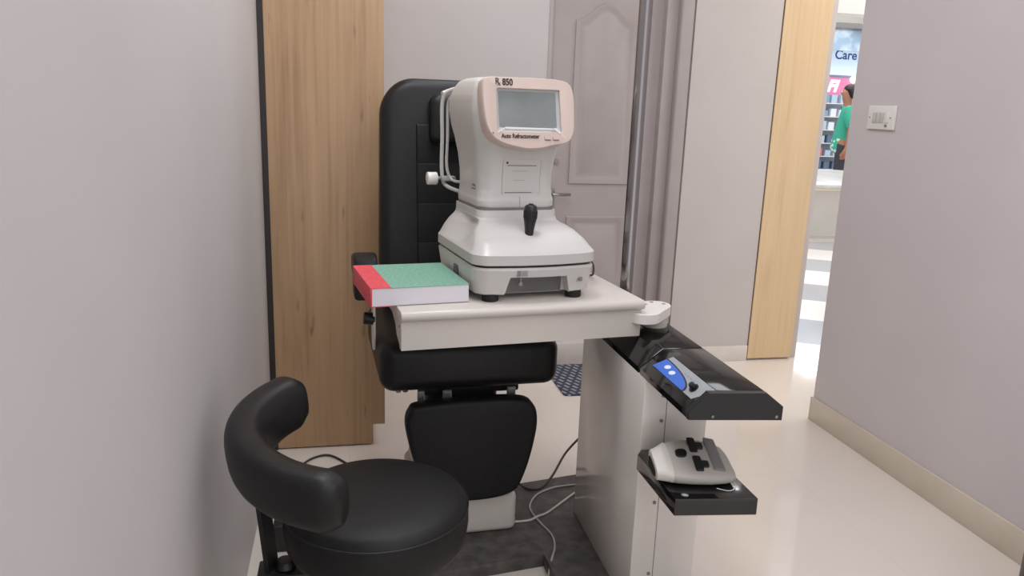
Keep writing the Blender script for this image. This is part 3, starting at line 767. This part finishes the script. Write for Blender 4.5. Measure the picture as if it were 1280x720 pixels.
cable('floor_cable', [(-.195, 2.211, .02), (-.20, 2.38, .004), (-.19, 2.60, .004), (-.163, 2.70, .004), (-.12, 2.75, .005), (-.07, 2.755, .005), (-.01, 2.68, .004), (.05, 2.58, .004), (.12, 2.52, .004), (.2, 2.40, .02)], .004, M['cable_dark'], 'black cable looping on the floor before the oak cabinet')
ad = empty('power_adapter', (-.193, 2.17, 0)); tag(ad, 'black power adapter on the floor by the left wall behind the stool', 'adapter')
G().box(-.028, .028, -.04, .04, 0, .085, .006, 3).obj('adapter_case', M['black'], ad)
G().cyl((.012, -.0395, .022), (.012, -.042, .022), .006, n=14).obj('adapter_light', M['white_gloss'], ad)

# unidentified dark item cut off at the right edge, its bin shape made up
wb = empty('dark_object', (1.765, 1.40, 0)); tag(wb, 'unidentified dark object modelled as a cylinder, cut off by the right edge of the photo', 'unidentified object')
G().lathe([(.10, 0), (.11, .004), (.11, .36), (.1135, .366), (.1135, .376), (.108, .38), (.104, .376), (.104, .02), (.002, .018)], 40).obj('dark_object_body', M['black'], wb)
G().lathe([(.1085, .381), (.112, .386), (.108, .396), (.06, .406), (.01, .408)], 40).obj('dark_object_top', M['rubber'], wb)

# ------------------------------------------------------------------ the mall beyond the passage
struct(G().box(3.0, 12.0, 11.9, 12.05, 0, 3.4).obj('wall_mall', M['wall_mall'], smooth=0))
struct(G().box(3.3, 12.0, 10.9, 11.9, 2.62, 3.4).box(3.3, 9, 3.85, 11.9, 3.3, 3.4).obj('ceiling_mall', M['soffit'], smooth=0))
struct(G().box(3.2, 9, 7.9, 8.3, 2.28, 3.3).obj('wall_mall_soffit', M['soffit'], smooth=0))
struct(G().box(3.2, 6.2, 5.7, 5.85, 2.075, 2.2).obj('trim_mall_beam', M['beam'], smooth=0))
struct(G().box(3.2, 6.2, 5.7, 5.85, 2.2, 3.3).obj('wall_mall_header', M['soffit'], smooth=0))
# counter
K = empty('display_counter', (5.6, 8.8, 0)); tag(K, 'long pale counter with a rounded end out in the bright mall', 'counter')
def kl(o): o.location = -Vector((5.6, 8.8, 0)); return o
kl(G().prism(rrect(5.35, 8.15, 1.05, 1.05, .35, 10), 'z', .575, .62, .01, 2).obj('counter_top', M['counter_top'], K))
kl(G().prism(rrect(5.35, 8.15, 1.052, 1.052, .35, 10), 'z', .566, .575).obj('counter_edge', M['tan'], K))
lp = []
for z, k in ((0, .06), (.03, 0.05), (.05, -.03), (.25, -.06), (.45, 0.0), (.566, .03)):
    lp.append([Vector((x, y, z)) for x, y in rrect(5.35, 8.25, .95+k, .92+k, .4, 10)])
kl(G().loft(lp).obj('counter_body', M['counter'], K, smooth=40))
# signs
s1 = empty('lit_sign', (7.90, 11.80, 2.14)); tag(s1, 'glowing white and blue sign reading Care above the display shelves', 'sign')
G().box(-.35, .75, -.03, .03, -.19, .20, .01, 2).obj('sign_box', M['sign_white'], s1)
text('sign_lettering', 'Care', .20, M['sign_blue'], s1, Matrix.Translation((-.16, -.032, .06)) @ RX, .001, .004)
text('sign_lettering', 'eye clinic', .05, M['sign_blue'], s1, Matrix.Translation((-.14, -.032, -.08)) @ RX, .001, 0) if False else None
s2 = empty('pink_sign', (7.82, 11.80, 1.77)); tag(s2, 'glowing pink sign with bold slanted white letters beside the person', 'sign')
G().box(-.30, .32, -.03, .03, -.17, .14, .01, 2).obj('sign_box', M['sign_pink'], s2)
sh = Matrix(((1, .28, 0, 0), (0, 1, 0, 0), (0, 0, 1, 0), (0, 0, 0, 1)))
text('sign_lettering', 'FI', .25, M['sign_glyph'], s2, Matrix.Translation((-.15, -.032, -.08)) @ RX @ sh, .001, .012)
lm = empty('wall_lamp', (8.10, 11.72, 1.885)); tag(lm, 'small round white lamp glowing above the head of the person', 'lamp')
G().lathe([(.005, -.06), (.035, -.05), (.056, -.02), (.06, 0), (.056, .02), (.035, .05), (.005, .06)], 20).obj('globe', M['lamp'], lm)
G().cyl((0, .02, 0), (0, .18, 0), .02, n=12).obj('lamp_mount', M['steel'], lm)
# shelves with goods
D2 = empty('display_shelves', (7.75, 11.7, 0)); tag(D2, 'pale blue wall of display shelves behind the counter in the mall', 'shelves')
for x in (-.62, .62): G().box(x-.015, x+.015, -.16, .18, 0, 1.6).obj('upright', M['wall_mall'], D2, smooth=0)
zsh = [.45, .66, .87, 1.08, 1.29, 1.50]
for z in zsh: G().box(-.605, .605, -.16, .18, z-.012, z+.0).obj('shelf', M['white_gloss'], D2, smooth=0)
gm = [base_mat('goods_%d' % i, c_, .5) for i, c_ in enumerate([(92, 108, 132), (170, 190, 208), (214, 222, 230), (122, 150, 176), (196, 108, 112), (70, 82, 100)])]
words = ['slate blue', 'pale blue', 'white', 'mid blue', 'red', 'dark navy']
ordn = ['lowest', 'second', 'third', 'fourth', 'fifth', 'top']
for r, z in enumerate(zsh):
    for k in range(5):
        x = -.50+k*.155+random.uniform(-.01, .01)
        ci = 4 if (r, k) == (1, 2) else random.choice([0, 1, 2, 3, 5, 1, 2])
        hgt = random.uniform(.09, .15)
        b = G().prism(rrect(0, 0, .052, .05, .012, 3), 'z', 0, hgt, .004, 1).obj('product_box', gm[ci], smooth=30, loc=(7.75+x, 11.62, z))
        tag(b, '%s box, number %s from the left on the %s mall display shelf' % (words[ci], ['one', 'two', 'three', 'four', 'five'][k], ordn[r]), 'box', 'goods on the mall display shelves')
# hanging glazing band
struct(G().box(6.2, 9, 11.3, 11.36, 2.29, 2.62).obj('window_1', noise_mat('glazing_band', (128, 146, 164), (186, 198, 208), 5., .2), smooth=0))

# ------------------------------------------------------------------ person out in the mall, in profile to the left
def skin_body(name, verts, edges, mat, parent=None, sub=2, root=0):
    me = bpy.data.meshes.new(name); me.from_pydata([v[:3] for v in verts], edges, []); me.update()
    o = bpy.data.objects.new(name, me); COL.objects.link(o)
    md = o.modifiers.new('s', 'SKIN'); md.use_smooth_shade = True
    for i, v in enumerate(verts):
        r = v[3]; me.skin_vertices[0].data[i].radius = r if isinstance(r, tuple) else (r, r)
    me.skin_vertices[0].data[root].use_root = True
    ms = o.modifiers.new('u', 'SUBSURF'); ms.levels = sub; ms.render_levels = sub
    dg = bpy.context.evaluated_depsgraph_get(); dg.update()
    m2 = bpy.data.meshes.new_from_object(o.evaluated_get(dg)); m2.name = name
    o.modifiers.clear(); o.data = m2; bpy.data.meshes.remove(me)
    m2.materials.clear(); m2.materials.append(mat)
    m2.polygons.foreach_set('use_smooth', [True]*len(m2.polygons))
    if parent: o.parent = parent
    return o
# person faces -x ; y is left-right
def person():
    V = []; E = []
    def a(x, y, z, r, p=None):
        V.append((x, y, z, r)); i = len(V)-1
        if p is not None: E.append((p, i))
        return i
    pel = a(0, 0, .93, (.12, .085)); ab = a(.0, 0, 1.08, (.11, .08), pel); chst = a(.005, 0, 1.28, (.12, .085), ab)
    nb = a(.0, 0, 1.42, (.075, .065), chst); nk = a(-.01, 0, 1.47, .052, nb); hb = a(-.02, 0, 1.54, (.062, .075), nk)
    hm = a(-.018, 0, 1.615, (.073, .090), hb); ht = a(-.008, 0, 1.685, (.060, .072), hm)
    ns = a(-.112, 0, 1.60, .012, hm)
    for sy in (-1, 1):
        sh_ = a(.0, sy*.165, 1.375, .045, chst); el = a(.05, sy*.205, 1.12, .042, sh_); wr = a(.03, sy*.20, .89, .027, el)
        pm = a(.01, sy*.195, .82, (.020, .036), wr)
        for k, (dx, ln) in enumerate(((-.028, .065), (-.010, .075), (.010, .072), (.027, .058))):
            kn_ = a(.0+dx, sy*.190, .765, .0095, pm); a(-.008+dx, sy*.182, .765-ln*.7, .008, kn_)
        th = a(-.028, sy*.185, .80, .011, pm); a(-.044, sy*.178, .765, .009, th)
        hp = a(0, sy*.09, .86, .085, pel); kne = a(-.01, sy*.095, .48, .056, hp); an = a(.02, sy*.095, .09, .038, kne)
        toe = a(-.10, sy*.10, .035, .034, an)
    return V, E
V, E = person()
pe = skin_body('person', V, E, M['skin']); pe.location = (6.775, 9.85, 0); pe.rotation_euler.z = -.5
tag(pe, 'person in a teal shirt and dark trousers standing in profile beyond the mall counter', 'person')
skin_body('shirt', [(0, 0, .78, (.195, .155)), (0, 0, .90, (.180, .140)), (0, 0, 1.08, (.155, .118)), (.005, 0, 1.28, (.168, .122)), (0, 0, 1.40, (.09, .08)), (0, -.17, 1.385, .080), (.05, -.205, 1.14, .068), (0, .17, 1.385, .080), (.05, .205, 1.14, .068)],
          [(0, 1), (1, 2), (2, 3), (3, 4), (3, 5), (5, 6), (3, 7), (7, 8)], M['shirt'], pe)
skin_body('trousers', [(0, 0, .99, (.140, .105)), (0, 0, .90, (.150, .115)), (0, -.09, .84, .094), (-.01, -.095, .48, .068), (.02, -.095, .10, .056), (0, .09, .84, .094), (-.01, .095, .48, .068), (.02, .095, .10, .056)],
          [(0, 1), (1, 2), (2, 3), (3, 4), (1, 5), (5, 6), (6, 7)], M['trousers'], pe)
g = G()
for i, z in enumerate([0]):
    rows = []
    for k in range(12):
        t = k/11; ph = t*PI*.62
        rr = math.sin(ph)
        rows.append([Vector((.006+.094*rr*math.cos(2*PI*j/28)*1.05 + max(0, (ph-.9))*.022, .083*rr*math.sin(2*PI*j/28), 1.625+.112*math.cos(ph) + (max(0, ph-1.1)*.07 if math.cos(2*PI*j/28) < -.2 else -max(0, ph-1.1)*.05))) for j in range(28)])
    rows[0] = [p.lerp(Vector((.006, 0, 1.737)), .2) for p in rows[0]]
g.loft([r for r in rows[1:]])
g.obj('hair', M['hair'], pe, smooth=60)
for sy in (-1, 1):
    G().lathe([(.001, -.006), (.006, -.004), (.008, 0), (.006, .004), (.001, .006)], 12, Matrix.Translation((-.095, sy*.030, 1.628))).obj('eye', M['white_gloss'], pe)
    G().box(-.15, .045, sy*.10-.045, sy*.10+.045, 0, .075, .03, 4).obj('shoe', M['black'], pe)

# ------------------------------------------------------------------ light
def area(name, loc, size, power, rgb=(255, 244, 232), sizey=None, rot=(0, 0, 0), spread=PI):
    l = bpy.data.lights.new(name, 'AREA'); l.energy = power; l.size = size; l.color = lin(rgb); l.spread = spread
    if sizey: l.shape = 'RECTANGLE'; l.size_y = sizey
    o = bpy.data.objects.new(name, l); COL.objects.link(o); o.location = loc; o.rotation_euler = rot; return o
area('ceiling_light_front', (.9, .75, 2.58), 1.2, 17, (246, 248, 255))
area('ceiling_light_chair', (.18, 1.85, 2.58), .35, 13, (246, 248, 255))
area('ceiling_light_back', (.75, 2.75, 2.58), .9, 13, (246, 248, 255))
area('ceiling_light_behind', (.9, -.8, 2.58), 1.0, 16, (246, 248, 255))
area('passage_light', (2.75, 2.9, 2.58), .6, 18, (255, 250, 244))
area('mall_light_near', (4.4, 6.0, 3.28), 2., 120, (252, 251, 255))
area('mall_light_far', (6.6, 9.6, 3.28), 2., 75, (252, 251, 255))
area('mall_light_wall', (7.4, 10.7, 2.6), 1.0, 16, (245, 250, 255))

wd = bpy.data.worlds.new('world'); scene.world = wd; wd.use_nodes = True
wd.node_tree.nodes['Background'].inputs['Color'].default_value = (.80, .80, .82, 1)
wd.node_tree.nodes['Background'].inputs['Strength'].default_value = 1.4

vs = scene.view_settings
vs.view_transform = 'Standard'; vs.look = 'None'; vs.exposure = 0.0; vs.gamma = 1; vs.use_curve_mapping = False
